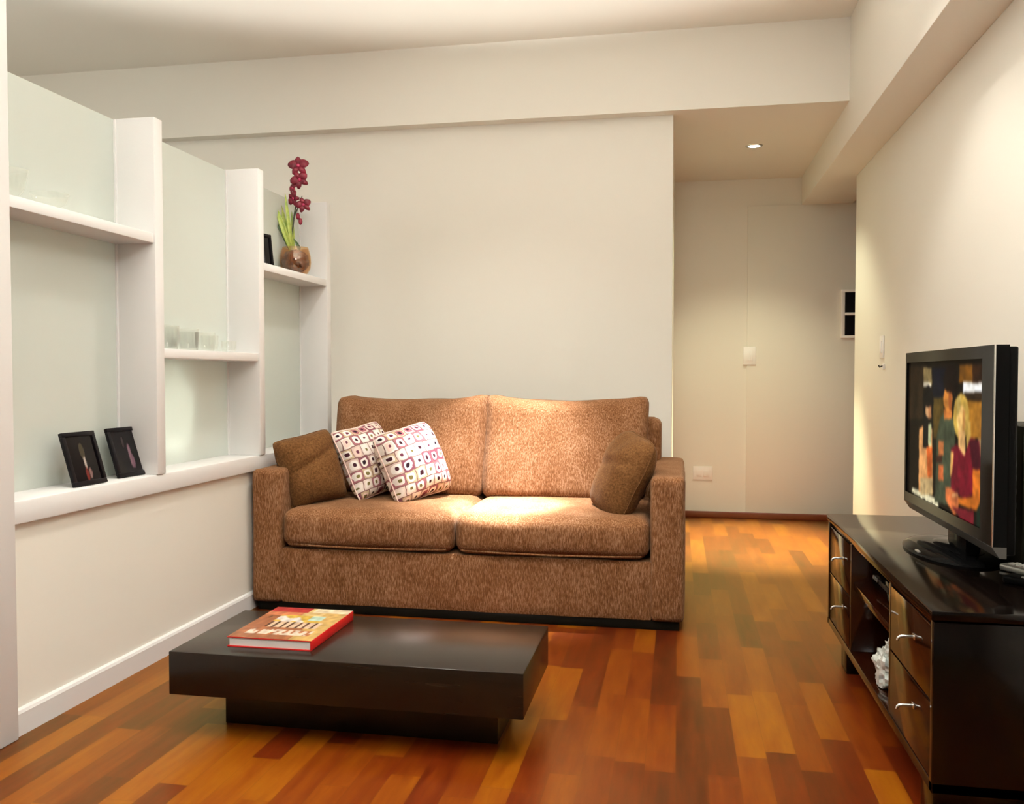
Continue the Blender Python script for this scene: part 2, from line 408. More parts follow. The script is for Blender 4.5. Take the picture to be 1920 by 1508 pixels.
# built-in divider of posts, shelves and frosted panes on the half wall
d = thing('room_divider', (-1.85,3.2,.59), 'white built-in divider with posts, short shelves and frosted panes on the low left wall', 'room divider')
L = lambda x, y, z: (x+1.85, y-3.2, z-.59)
def lb(lo, hi, bev=.003): return MB().box(L(*lo), L(*hi), bev)
XG, XF, ZL, ZT = -1.925, -1.775, .655, 1.89
lb((XL-.165,2.092,.59), (XF-.004,YW-.001,ZL), .005).build('ledge', 'white', d)
for y in (2.77, 3.535, 4.285):
    lb((XG-.02,y,ZL), (XF,y+.05,ZT), .003).build('post', 'white', d)
for y0, y1, z in ((2.09,2.77,1.457), (2.82,3.535,1.062), (3.585,4.285,1.460)):
    lb((XG,y0,z), (XF-.004,y1,z+.034), .003).build('shelf', 'white', d)
for y0, y1 in ((2.09,2.77), (2.82,3.535), (3.585,4.285)):
    lb((XG-.010,y0,ZL), (XG,y1,ZT-.004), .0).build('glass_pane', 'frosted', d)
    lb((XG,y1-.008,ZL), (XG+.006,y1,ZT-.004), 0).build('glazing_bead', 'white', d)

# recessed downlight in the hall ceiling
t = thing('recessed_downlight', (.435,5.425,HALL), 'small round lit downlight recessed in the hall ceiling', 'downlight')
MB().lathe([(.034,-.001),(.036,-.005),(.046,-.005),(.050,-.001),(.050,.0)]).build('trim_ring', 'chrome', t)
MB().lathe([(0,-.003),(.034,-.003),(.034,-.001)]).build('lens', 'lamp_glow', t)
# ---------------------------------------------------------------- sofa
def soft_box(lo, hi, r, bulge=(0,0,0), n=(20,14,8), wr=0, wsc=6, seed=0, shape=None):
    """rounded upholstery block; bulge per axis swells the faces"""
    c = Vector([(a+b)/2 for a, b in zip(lo, hi)]); h = Vector([(b-a)/2 for a, b in zip(lo, hi)])
    mb = MB(); bm = mb.bm; cache = {}
    def warp(s, t_, ax, sg):
        p = [0,0,0]; o = [i for i in range(3) if i != ax]
        p[ax] = sg; p[o[0]] = s; p[o[1]] = t_
        return p
    def vert(p):
        k = tuple(round(x, 5) for x in p)
        if k in cache: return cache[k]
        q = Vector([p[i]*h[i] for i in range(3)])
        inn = Vector([max(-(h[i]-r), min(h[i]-r, q[i])) for i in range(3)])
        dv = q-inn
        if dv.length > 1e-6: q = inn+dv.normalized()*r
        e = [1-p[i]**2 for i in range(3)]
        for i in range(3):
            j, k2 = [a for a in range(3) if a != i]
            q[i] += bulge[i]*p[i]*max(0, e[j])**.6*max(0, e[k2])**.6
        if shape: q = shape(q, p, h)
        q += c
        if wr:
            nv = noise.noise_vector(q*wsc+Vector((seed,seed*1.7,0)))
            q += nv*wr
        cache[k] = bm.verts.new(q); return cache[k]
    def sp(N):   # denser near the rims
        return [math.sin((i/N-.5)*PI)*.35+(2*i/N-1)*.65 for i in range(N+1)]
    for ax in range(3):
        o = [i for i in range(3) if i != ax]; A, B = sp(n[o[0]]), sp(n[o[1]])
        for sg in (-1, 1):
            for i in range(len(A)-1):
                for j in range(len(B)-1):
                    f = [vert(warp(a, b, ax, sg)) for a, b in ((A[i],B[j]),(A[i+1],B[j]),(A[i+1],B[j+1]),(A[i],B[j+1]))]
                    try: bm.faces.new(f)
                    except ValueError: pass
    return mb

sf = thing('sofa', (-.875,3.455,0), 'brown tweed two-seat sofa with square arms standing against the cream wall', 'sofa')
box((-.885,.02,0), (.885,.90,.04), .004).build('plinth', 'sofa_feet', sf)
soft_box((-.78,.012,.035), (.78,.86,.272), .012, (0,.004,0), (30,10,8), .002, 5).build('seat_base', 'tweed', sf, angle=60)
for s in (-1, 1):
    x0, x1 = (-.905,-.772) if s < 0 else (.772,.905)
    soft_box((x0,0,.035), (x1,.90,.602), .020, (.003,.004,.004), (10,24,20), .003, 5, s).build('armrest', 'tweed', sf, angle=60)
soft_box((-.80,.70,.25), (.80,.90,.80), .035, (.0,.008,.006), (30,8,14), .003, 4, 3).build('back_frame', 'tweed', sf, angle=60)
def seat_shape(q, p, h):
    # crowned top that droops at the rounded front edge
    return q
for k, (x0, x1) in enumerate(((-.768,-.022), (-.018,.768))):
    soft_box((x0,-.006,.276), (x1,.72,.436), .045, (.004,.016,.014), (26,22,12), .005, 5, 7+k).build('seat_cushion', 'tweed', sf, angle=70)
    mb = MB()
    for z in (.290,):
        mb.tube([(x0+.03,.004,z), (x0+.2,-.008,z-.003), ((x0+x1)/2,-.012,z-.004), (x1-.2,-.008,z-.003), (x1-.03,.004,z)], .004, 6)
    mb.build('piping', 'tweed', sf)
def back_shape(q, p, h):
    # sagging top edge with raised corners, belly low in front, leaning back
    top = max(0, p[2]); low = max(0, -p[2])
    q[2] += .030*top*(abs(p[0])**3) - .006*top
    q[0] += .012*p[0]*top*abs(p[0])**2
    t_ = (q[2]+h[2])/(2*h[2])
    q[1] += .13*t_
    q[1] -= .03*(1-t_)*(1-p[0]**2)*(p[1] < 0)
    return q
for k, (x0, x1) in enumerate(((-.768,-.028), (-.022,.728))):
    soft_box((x0,.515,.428), (x1,.715,.885), .042, (.008,.035,.004), (28,12,20), .011, 4.2, 20+k*5, back_shape).build('back_cushion', 'tweed', sf, angle=70)

# ---------------------------------------------------------------- scatter cushions
def pillow(name, loc, nrm, up, a, b, th, m, label, group=None, seed=0, wr=.006, ears=.10, fold=0, rnd=.05):
    n = Vector(nrm).normalized(); u = Vector(up); u = (u-n*u.dot(n)).normalized(); r = u.cross(n)
    t = thing(name, loc, label, 'cushion', group=group)
    MX = Matrix((r, u, n)).transposed()
    mb = MB()
    def side(sg):
        def f(s, v):
            x, y = 2*s-1, 2*v-1
            ex = 1-x*x; ey = 1-y*y
            px = a/2*x*(1-ears*ey**1.0*abs(x)**3); py = b/2*y*(1-ears*ex*abs(y)**3)
            # soft corners
            px *= 1-rnd*(abs(x)*abs(y))**3; py *= 1-rnd*(abs(x)*abs(y))**3
            z = sg*th/2*(max(0,1-abs(x)**2.6)*max(0,1-abs(y)**2.6))**.55
            p = Vector((px, py, z))
            p.z += fold*math.exp(-((y-.15-.25*x)/.10)**2)*ex*(-1 if sg > 0 else 0)
            e = max(0, ex*ey)**.5
            p += noise.noise_vector(p*9+Vector((seed*3.1,seed,sg*.0)))*wr*(.3+.7*e)
            return MX @ p
        return f
    mb.grid(side(1), 30, 30); mb.grid(side(-1), 30, 30)
    mb.build('cover', m, t, weld=.0004, angle=80)
    # welt around the seam
    pts = []
    for i in range(61):
        q = i/60*4; k = int(q) % 4; f = 2*(q-int(q))-1
        x, y = [(f,-1),(1,f),(-f,1),(-1,-f)][k]
        ex = 1-x*x; ey = 1-y*y
        px = a/2*x*(1-ears*ey*abs(x)**3)*(1-rnd*(abs(x)*abs(y))**3); py = b/2*y*(1-ears*ex*abs(y)**3)*(1-rnd*(abs(x)*abs(y))**3)
        p = Vector((px,py,0)); p += noise.noise_vector(p*9+Vector((seed*3.1,seed,0)))*wr*.3
        pts.append(MX @ p)
    MB().tube(pts, .0035, 6).build('welt', m, t)
    return t
pillow('throw_cushion', (-1.600,3.66,.585), (.65,-.65,.28), (-.34,.06,.93), .30, .35, .19, 'tweed_dark', 'plain dark brown cushion leaning on the sofa arm nearest the glass divider', seed=2, wr=.012, fold=.02, ears=.13, rnd=.14)
pillow('throw_cushion', (-1.400,3.85,.612), (.81,-.405,.40), (-.42,.05,.90), .33, .37, .15, 'pattern', 'plum and white patterned cushion tucked beside the plain brown one', seed=5, wr=.007, ears=.13, rnd=.12)
pillow('throw_cushion', (-1.185,3.84,.605), (.755,-.50,.36), (-.40,.05,.91), .36, .37, .20, 'pattern', 'plum and white patterned cushion at the front catching the spotlight', seed=9, wr=.007, ears=.12, rnd=.12)
pillow('throw_cushion', (-.225,3.68,.585), (-.80,-.48,.40), (.52,.10,.85), .34, .38, .17, 'tweed_dark', 'plain dark brown cushion leaning on the sofa arm nearest the hall', seed=13, wr=.013, fold=.012, ears=.06, rnd=.16)
# ---------------------------------------------------------------- coffee table and book
t = thing('coffee_table', (-.88,2.41,0), 'low dark wenge block coffee table with a recessed base in front of the sofa', 'coffee table')
box((-.497,-.222,.12), (.497,.215,.24), .003).build('table_top', 'wenge', t)
box((-.395,-.10,0), (.405,.115,.12), .002).build('base', 'wenge', t)

bk = thing('book', (-1.115,2.42,.24), 'thick hardcover picture book with a red spine lying on the coffee table', 'book', rotz=0)
def cover_col(co):
    u = (co.x+.125)/.25; v = (co.y+.16)/.32
    nz = noise.noise(Vector((u*6, v*6, 3)))
    c = Vector((150,88,52))
    if v > .72: c = Vector((200,120,80)) if u < .45 else Vector((214,180,120))
    if v > .84 and u < .5: c = Vector((170,45,45))
    if u > .72: c = Vector((205,165,95))
    if u > .55 and v > .86: c = Vector((235,215,180))
    if .50 < v < .74 and .22 < u < .80:
        c = Vector((206,170,70)) if nz > -.05 else Vector((232,222,214))
        if u > .62 and v > .6: c = Vector((190,215,195))
    if .34 < v < .52 and .22 < u < .86:
        k = ((u-.22)/.64*7) % 1
        c = Vector((84,44,26)) if k < .42 else Vector((222,190,160))
    if .12 < v < .27 and .12 < u < .90:
        c = Vector((232,212,190)) if noise.noise(Vector((u*22, v*9, 1))) > -.12 else Vector((170,100,60))
    c = c*.82*(1+.22*noise.noise(Vector((u*14, v*14, 7))))
    return lin([max(0, min(255, x)) for x in c])
mb = MB(); mb.grid(lambda u, v: (-.125+.25*u, -.16+.32*v, .0285), 60, 60)
fc = mb.build('cover_print', 'print', None, colf=cover_col); fc.parent = bk
mb = MB(); mb.box((-.125,-.16,.0255), (.125,.16,.0283)); mb.box((-.125,-.16,0), (.125,.16,.003)); mb.box((.122,-.16,.001), (.126,.16,.0275), .001)
mb.build('cover', 'book_red', bk)
box((-.120,-.157,.003), (.122,.157,.0255)).build('page_block', 'paper', bk)

# ---------------------------------------------------------------- media cabinet
XC0, XC1, YC0, YC1 = .53, 1.00, 1.962, 3.275
cb = thing('media_cabinet', (.765,2.62,0), 'long low black-brown media cabinet with drawers under the television', 'cabinet')
def cbx(lo, hi, bev=.002): return MB().box((lo[0]-.765,lo[1]-2.62,lo[2]), (hi[0]-.765,hi[1]-2.62,hi[2]), bev)
cbx((XC0-.006,YC0-.006,.488), (XC1,YC1+.006,.508), .003).build('top', 'wenge_black', cb)
cbx((XC0,YC0,.118), (XC1,YC0+.022,.483)).build('side_panel', 'wenge_black', cb)
cbx((XC0,YC1-.022,.118), (XC1,YC1,.483)).build('side_panel', 'wenge_front', cb)
cbx((XC0+.004,YC0+.022,.472), (XC1,YC1-.022,.488)).build('top_rail', 'wenge_front', cb)
cbx((XC0,YC0,.118), (XC1,YC1,.142)).build('bottom_panel', 'wenge_front', cb)
cbx((XC1-.012,YC0+.022,.142), (XC1-.002,YC1-.022,.475)).build('back_panel', 'wenge_black', cb)
for y in (2.355, 2.872): cbx((XC0+.002,y-.010,.142), (XC1-.012,y+.010,.475)).build('divider', 'wenge_front', cb)
cbx((XC0+.008,2.365,.336), (XC1-.03,2.862,.358)).build('shelf', 'wenge_front', cb)
for y0, y1 in ((YC0+.022,2.345), (2.882,YC1-.022)):
    cbx((XC0+.05,y0+.005,.142), (XC1-.02,y1-.005,.47), 0).build('drawer_case', 'wenge_black', cb)
    for z0, z1, zh in ((.310,.470,.408), (.145,.306,.250)):
        dr = cbx((XC0+.001,y0+.002,z0), (XC0+.022,y1-.002,z1), .002).build('drawer', 'wenge_front', cb)
        yh = (2.115 if y0 < 2.5 else 2.985)-2.62; xh = XC0-.765
        mb = MB(); mb.tube([(xh,yh,zh), (xh-.024,yh,zh), (xh-.030,yh,zh-.001), (xh-.034,yh,zh-.004), (xh-.036,yh,zh-.010)], [.0035,.0035,.0036,.0035,.003], 10)
        mb.box((xh-.002,yh-.010,zh-.006), (xh+.001,yh+.010,zh+.006), .001)
        h_ = mb.build('handle', 'chrome', dr); h_['label'] = 'short bent chrome pull'
for y0, y1 in ((YC1-.20,YC1-.10), (YC0+.10,YC0+.20)):
    cbx((XC0+.03,y0,0), (XC1-.05,y1,.118), .003).build('foot', 'wenge_black', cb)

# player on the shelf and bag below it
pl = thing('disc_player', (.70,2.62,.358), 'flat black disc player on the inner shelf of the media cabinet', 'disc player')
box((-.115,-.205,.006), (.16,.205,.058), .003).build('body', 'black_gloss', pl)
for y in (-.16, .16): box((-.09,y-.012,0), (-.066,y+.012,.006)).build('foot', 'black', pl)
box((-.118,-.035,.030), (-.1145,.10,.044), .001).build('disc_tray', 'dark_metal', pl)
box((-.118,-.185,.016), (-.1145,-.07,.048), .001).build('display', 'disc', pl)
for k in range(3): MB().lathe([(0,.004),(.006,.004),(.006,0)]).build('button', 'silver', pl).matrix_local = Matrix.Translation((-.115,.125+.022*k,.036)) @ Matrix.Rotation(-PI/2, 4, 'Y')
def blob(rx, ry, rz, amp, sc, seed, n=28, flat=True):
    mb = MB(); prof = []
    def f(u, v):
        th, ph = 2*PI*u, PI*(v-.5)
        p = Vector((math.cos(th)*math.cos(ph), math.sin(th)*math.cos(ph), math.sin(ph)))
        k = 1+amp*noise.noise(p*sc+Vector((seed,0,0)))+amp*.6*noise.noise(p*sc*2.6+Vector((seed,5,0)))
        q = Vector((p.x*rx*k, p.y*ry*k, p.z*rz*k))
        if flat: q.z = max(q.z, -rz*.72)
        return q
    mb.grid(f, n, n); return mb
bg = thing('plastic_bag', (.575,2.565,.142), 'crumpled pale plastic bag on the floor of the media cabinet', 'bag')
blob(.032,.075,.058,.35,2.4,4).build('pouch', 'bag', bg, loc=(0,0,.045), weld=.0005, angle=25)
blob(.016,.020,.030,.4,3,9,16,False).build('knot', 'bag', bg, loc=(.004,-.025,.108), weld=.0005, angle=25)

# ---------------------------------------------------------------- television
tv = thing('television', (.725,2.54,.508), 'black flat screen television on the media cabinet showing three people', 'television')
def tvl(p): return (p[0]-.725, p[1]-2.54, p[2]-.508)
def tbx(lo, hi, bev=.003, seg=2): return MB().box(tvl(lo), tvl(hi), bev, seg)
TX, TY0, TY1, TZ0, TZ1 = .70, 2.145, 2.935, .612, 1.070
SY0, SY1, SZ0, SZ1 = 2.235, 2.922, .640, 1.040
SY0 = 2.232
mb = MB()
for lo, hi in (((TX,TY0,SZ1),(TX+.03,TY1,TZ1)), ((TX,TY0,TZ0),(TX+.03,TY1,SZ0)), ((TX,TY0,SZ0),(TX+.03,SY0,SZ1)), ((TX,SY1,SZ0),(TX+.03,TY1,SZ1))):
    mb.box(tvl(lo), tvl(hi), 0)
mb.build('bezel', 'black_gloss', tv, smooth=False)
TVB = [(P, q, (min(a for a,b in P), max(a for a,b in P), min(b for a,b in P), max(b for a,b in P))) for P, q in TVPIC]
def tvcol(co):
    y = co.y+2.54; z = co.z+.508
    u = (2.93-y)/.70*1000; v = (1.043-z)/.412*1000
    jit = noise.noise_vector(Vector((u*.02, v*.02, 2))); u += 5*jit.x; v += 5*jit.y
    c = (20,14,8)
    for P, q, bb in TVB:
        if bb[0] <= u <= bb[1] and bb[2] <= v <= bb[3] and in_poly(u, v, P): c = q
    k = 1+.3*noise.noise(Vector((u*.012, v*.009, 5)))+.2*noise.noise(Vector((u*.04, v*.03, 8)))
    return [max(0, min(255, q*k)) for q in c]
NU, NV = 220, 140
raw = [[tvcol(Vector(tvl((TX, SY1-(SY1-SY0)*i/NU, SZ1-(SZ1-SZ0)*j/NV)))) for j in range(NV+1)] for i in range(NU+1)]
for _ in range(2):   # broadcast softness
    raw = [[[sum(raw[max(0,min(NU,i+a))][max(0,min(NV,j+b))][q] for a in (-1,0,1) for b in (-1,0,1))/9 for q in range(3)] for j in range(NV+1)] for i in range(NU+1)]
def tvpix(co):
    return lin(raw[round((SY1-2.54-co.y)/(SY1-SY0)*NU)][round((SZ1-.508-co.z)/(SZ1-SZ0)*NV)])
mb = MB(); mb.grid(lambda a, b: tvl((TX+.006, SY1-(SY1-SY0)*a, SZ1-(SZ1-SZ0)*b)), NU, NV)
mb.build('screen', 'screen', tv, colf=tvpix)
# thin bright line round the near edge and along the chin
tbx((TX-.002,TY0-.002,TZ0), (TX+.001,TY0+.002,TZ1), .0005).build('edge_trim', 'chrome', tv)
mb = MB(); mb.prism([(TX-.001,TZ0),(TX+.03,TZ0),(TX+.03,TZ0-.026),(TX+.016,TZ0-.026)], 1, TY0, TY1)
for v in mb.bm.verts: v.co = Vector(tvl(v.co))
mb.build('speaker_bar', 'chin', tv, angle=20)
# back shell, tapering
mb = MB(); mb.prism([(TX+.03,TY0+.003),(TX+.048,TY0+.006),(TX+.053,TY0+.014),(TX+.072,TY0+.17),(TX+.115,TY0+.28),(TX+.115,TY1-.28),(TX+.072,TY1-.17),(TX+.053,TY1-.014),(TX+.048,TY1-.006),(TX+.03,TY1-.003)], 2, TZ0-.02, TZ1-.004, .004)
for v in mb.bm.verts: v.co = Vector(tvl(v.co))
mb.build('back_shell', 'black', tv)
for k in range(5): tbx((TX+.058,TY0+.06,.66+.032*k), (TX+.070,TY0+.075,.675+.032*k), .002).build('socket', 'dark_metal', tv)
tbx((TX+.05,2.50,.525), (TX+.09,2.66,TZ0-.01), .008).build('neck', 'black_gloss', tv)
mb = MB(); mb.lathe([(0,.026),(.55,.026),(.80,.020),(.95,.012),(1.0,.006),(.99,0),(0,0)], (.022,.075,0), 48, .115, .225)
mb.build('stand_base', 'black_gloss', tv)
mb = MB(); mb.lathe([(0,.034),(.75,.030),(1,.024)], (.03,.05,0), 36, .06, .13); mb.build('stand_collar', 'black_gloss', tv)
tbx((.632,2.50,.5265), (.640,2.53,.5305), .001).build('maker_badge', 'silver', tv)

sp = thing('loudspeaker', (.935,2.59,.508), 'dark upright box speaker standing between the television and the right wall', 'speaker')
box((-.065,-.135,0), (.06,.135,.362), .006).build('cabinet', 'speaker_grey', sp)
box((-.055,-.141,.02), (.05,-.134,.342), .004).build('grille', 'black', sp)

# remotes on the near end of the cabinet top
def remote(loc, rz, m, label, n):
    t = thing('remote_control', loc, label, 'remote control', rz)
    box((-.024,-.085,0), (.024,.085,.018), .006, 3).build('body', m, t)
    for i in range(3):
        for j in range(n):
            box((-.016+.012*i,-.068+.02*j,.0175), (-.008+.012*i,-.056+.02*j,.021), .001).build('button', 'silver' if m == 'black' else 'plastic', t)
    return t
remote((.865,2.345,.508), .55, 'silver', 'silver remote control with pale buttons on the cabinet top beside the television', 7)
remote((.835,2.215,.508), .75, 'black', 'black remote control lying at the near right end of the cabinet top', 6)

# ---------------------------------------------------------------- wall fittings
def plate(name, c, axis, w, h, label, cat, rockers, vertical=True):
    t = thing(name, c, label, cat)
    d_ = .008
    mk = lambda a0, a1, z0, z1, t0, t1, bev: MB().box((a0,-t1,z0) if axis == 1 else (-t1,a0,z0), (a1,-t0,z1) if axis == 1 else (-t0,a1,z1), bev)
    mk(-w/2,w/2,-h/2,h/2,0,d_,.003).build('cover_plate', 'plastic', t)
    for a0, a1, z0, z1 in rockers: mk(a0,a1,z0,z1,d_,d_+.004,.001).build('rocker' if cat == 'light switch' else 'socket', 'plastic', t)
    return t
plate('light_switch', (.488,YH-.012,1.138), 1, .085, .125, 'white light switch plate on the hall end panel', 'light switch', [(-.022,-.002,-.034,.034), (.002,.022,-.034,.034)])
plate('power_outlet', (.175,YH,.312), 1, .135, .095, 'white power outlet low on the hall end wall', 'power outlet', [(-.042,-.006,-.022,.022), (.006,.042,-.022,.022)])
ws = plate('light_switch', (XR,4.745,1.145), 0, .075, .115, 'white switch plate on the right wall above the cabinet', 'light switch', [(-.014,.014,-.030,.030)])
kh = thing('wall_hook', (XR,4.70,1.045), 'tiny dark-tipped white hook on the right wall under its switch plate', 'hook')
box((-.010,-.012,-.014), (0,.012,.014), .003).build('back_plate', 'plastic', kh)
MB().tube([(-.008,0,.004), (-.024,0,-.002), (-.028,0,.008)], .004, 8).build('hook_tip', 'dark_metal', kh)

hp = thing('picture_frame', (1.26,YH-.012,1.42), 'white frame with two black pictures half hidden behind the right wall edge', 'picture frame')
mb = MB(); W_, H_ = .17, .165
for lo, hi in (((-W_,-.02,-H_),(W_,0,-.147)), ((-W_,-.02,.147),(W_,0,H_)), ((-W_,-.02,-.147),(-.148,0,.147)), ((.148,-.02,-.147),(W_,0,.147)), ((-.148,-.02,-.009),(.148,0,.009))): mb.box(lo, hi, .001)
mb.build('frame', 'plastic', hp)
for z0, z1 in ((-.147,-.009), (.009,.147)): box((-.148,-.008,z0), (.148,-.001,z1)).build('picture', 'frame_black', hp)

# ---------------------------------------------------------------- framed photographs
def photo(loc, rz, w, h, lean, label, strokes, group=None):
    t = thing('photo_frame', loc, label, 'photo frame', rz, group)
    # local: face looks to +x, width along y
    MX = Matrix.Rotation(-lean, 4, 'Y')
    mb = MB(); b_ = .014
    for lo, hi in (((0,-w/2,0),(.012,w/2,b_)), ((0,-w/2,h-b_),(.012,w/2,h)), ((0,-w/2,b_),(.012,-w/2+b_,h-b_)), ((0,w/2-b_,b_),(.012,w/2,h-b_)), ((0,-w/2+b_,b_),(.004,w/2-b_,h-b_))): mb.box(lo, hi, .001)
    mb.bm.transform(MX); mb.build('frame', 'frame_black', t)
    iw, ih = w-2*b_, h-2*b_
    def colf(co):
        p = MX.inverted() @ co; u = (p.y+iw/2)/iw; v = (p.z-b_)/ih
        c = Vector((12,8,10))
        for cx, cy, rx, ry, cc in strokes:
            k = ((u-cx)/rx)**2+((v-cy)/ry)**2
            if k < 1: c = c.lerp(Vector(cc), min(1, (1-k)*2.2))
        return lin(c)
    mb = MB(); mb.grid(lambda u, v: MX @ Vector((.007, -iw/2+iw*u, b_+ih*v)), 30, 40); mb.build('photograph', 'photo', t, colf=colf)
    # easel back strut
    mb = MB(); q = MX @ Vector((0,0,h*.62)); foot = Vector((-.055 if lean < .3 else -.06,0,.001))
    mb.tube([q, foot], [.004,.004], 6); mb.build('strut', 'frame_black', t)
photo((-1.822,2.470,ZL), -.04, .148, .172, .30, 'black photo frame with a faint golden picture on the divider ledge by the wall end',
      [(.5,.66,.09,.22,(50,43,30)),(.52,.40,.05,.16,(150,138,130)),(.62,.16,.06,.14,(110,84,80)),(.50,.14,.05,.2,(90,30,26))])
photo((-1.838,2.715,ZL), -.06, .150, .172, .30, 'black photo frame with a pale lilac streak beside the first white post',
      [(.60,.40,.07,.34,(104,78,88)),(.66,.26,.06,.2,(92,66,78)),(.42,.74,.05,.16,(46,38,38))])
photo((-1.885,3.80,1.494), -.25, .125, .165, .12, 'small black photo frame standing beside the orchid on the end shelf', [(.5,.5,.12,.6,(70,70,72))])

# ---------------------------------------------------------------- tumblers
def tumbler(r, h):
    mb = MB(); mb.lathe([(0,0),(r*.80,0),(r*.86,.004),(r*.98,h*.4),(r,h),(r-.0025,h),(r*.95-.0025,h*.4),(r*.82-.002,.010),(0,.009)], n=24); return mb
spots = [(-1.810,2.895,.040,.085), (-1.868,2.990,.038,.088), (-1.812,3.035,.038,.080), (-1.866,3.13,.038,.074), (-1.812,3.155,.038,.072), (-1.850,3.255,.034,.064), (-1.815,3.345,.030,.045)]
tl = ['clear tumbler nearest the first post on the lower middle shelf', 'clear tumbler in the back row, first from the first post', 'second clear tumbler along the front of the middle shelf',
      'short clear tumbler in the back row, second from the first post', 'third clear tumbler along the front of the middle shelf', 'low clear tumbler standing alone past the row of tumblers', 'tiny clear glass at the far end of the middle shelf']
for (x, y, r, h), l in zip(spots, tl):
    tag(tumbler(r, h).build('drinking_glass', 'glass', None, loc=(x,y,1.096)), l, 'glass', 'clear glasses on the middle shelf')
def bowl(r, h):
    mb = MB(); mb.lathe([(0,0),(r*.4,0),(r*.45,.004),(r*.8,h*.4),(r,h),(r-.003,h),(r*.77,h*.42),(r*.42,.010),(0,.009)], n=28); return mb
tag(bowl(.052,.085).build('glass_bowl', 'glass', None, loc=(-1.845,2.175,1.491)), 'tall clear glass bowl on the top shelf against the wall end', 'bowl', 'glass bowls on the top shelf')
tag(bowl(.055,.050).build('glass_bowl', 'glass', None, loc=(-1.845,2.34,1.491)), 'shallow clear glass bowl further along the top shelf', 'bowl', 'glass bowls on the top shelf')

# ---------------------------------------------------------------- orchid
oc = thing('potted_orchid', (-1.85,4.07,1.494), 'crimson orchid with strap leaves in a round bark-filled bowl on the end shelf', 'potted plant')
R_ = .074
MB().lathe([(0,0),(.045,0),(.060,.010),(.072,.035),(.075,.062),(.073,.092),(.066,.120),(.062,.134),(.060,.134),(.063,.119),(.070,.091),(.072,.062),(.069,.036),(.057,.013),(0,.006)], n=36).build('bowl', 'bowl', oc)
mb = blob(.066,.066,.058,.10,3.5,3,32,False); mb.build('bark_filling', 'bark', oc, loc=(0,0,.066), weld=.0005)
# right is away from the camera along the shelf: picture-right is +x and +y here
cam_r = Vector((.983,.186,0))
def W(dx, z, dd=0): return cam_r*dx + Vector((-.186,.983,0))*dd + Vector((0,0,z))
st = [W(-.012,.10), W(-.016,.20), W(-.006,.29,.004), W(.006,.35), W(-.004,.42), W(.000,.50), W(.016,.545)]
MB().tube(st, [.005,.0045,.004,.0035,.003,.003,.002], 8).build('stem', 'stem', oc)
MB().tube([W(-.008,.28), W(.008,.315), W(.030,.36,-.01), W(.038,.385,-.012)], [.003,.003,.0025,.002], 6).build('stem', 'stem', oc)
def leaf(base, tip, w, bend, m='leaf'):
    base, tip = Vector(base), Vector(tip); ax = tip-base; sd = ax.cross(Vector((-.186,.983,0)).cross(ax)*0+Vector((.3,-.95,.1))).normalized()
    nrm = sd.cross(ax).normalized()
    mb = MB()
    def f(u, v):
        wv = w*(math.sin(PI*min(1, .12+.88*v))**.6)*(1-.35*v)
        s_ = (u-.5)*2
        return base+ax*v+nrm*bend*math.sin(PI*v)*ax.length+sd*s_*wv/2+nrm*(abs(s_)*wv*.18)
    mb.grid(f, 6, 16); o = mb.build('leaf', m, oc, angle=80)
    so = o.modifiers.new('thickness', 'SOLIDIFY'); so.thickness = .0012
leaf(W(-.015,.11), W(-.105,.36), .030, .10)
leaf(W(-.018,.11), W(-.085,.385,.02), .026, -.06)
leaf(W(-.012,.11), W(-.045,.40,-.015), .022, .05)
leaf(W(-.010,.12), W(-.022,.32,.02), .020, -.04)
leaf(W(-.020,.11), W(-.112,.30,-.01), .014, .08, 'leaf_dark')
leaf(W(.020,.12), W(-.002,.165,.01), .012, .1, 'leaf_dark')
leaf(W(.024,.13), W(-.006,.178,-.01), .014, -.1, 'leaf_dark')
def blossom(c, r, face, roll=0):
    c = Vector(c); n = Vector(face).normalized(); a = Vector((0,0,1)); a = (a-n*a.dot(n)).normalized(); b = n.cross(a)
    mb = MB()
    for k in range(5):
        th = roll+2*PI*k/5; ln = r*(1.0 if k in (0,2,3) else 1.05); wd = r*(.62 if k in (0,2,3) else .95)
        d1 = a*math.cos(th)+b*math.sin(th); d2 = n.cross(d1)
        mb.grid(lambda u, v: c+d1*(ln*v)+d2*((u-.5)*wd*math.sin(PI*(.10+.84*v))**.7)+n*(.28*r*math.sin(PI*v*.8)-.12*r*((u-.5)*2)**2-.18*r*v*v+.01*r*k), 6, 8)
    o = mb.build('blossom', 'petal', oc, angle=80)
    so = o.modifiers.new('thickness', 'SOLIDIFY'); so.thickness = .0012
    mb = MB(); mb.lathe([(0,.30),(.12,.26),(.20,.12),(.16,0),(0,-.04)], n=12)
    mb.bm.transform(Matrix.Translation(c) @ Matrix((b, a, n)).transposed().to_4x4() @ Matrix.Scale(r, 4))
    mb.build('lip', 'petal_heart', o)
F = (.05,-1,.05)
blossom(W(.020,.530,-.01), .050, (.25,-1,.2), .1)
blossom(W(.026,.462,-.014), .044, (.35,-1,-.1), .5)
blossom(W(-.010,.425,.0), .030, (-.5,-.8,.1), .2)
blossom(W(-.006,.372,-.006), .037, (-.3,-1,-.1), .9)
blossom(W(.044,.340,-.014), .038, (.4,-1,0), .3)
for p in (W(.014,.288), W(.026,.262)):
    mb = blob(.010,.010,.017,.1,2,1,12,False); mb.build('bud', 'petal', oc, loc=p, weld=.0005)
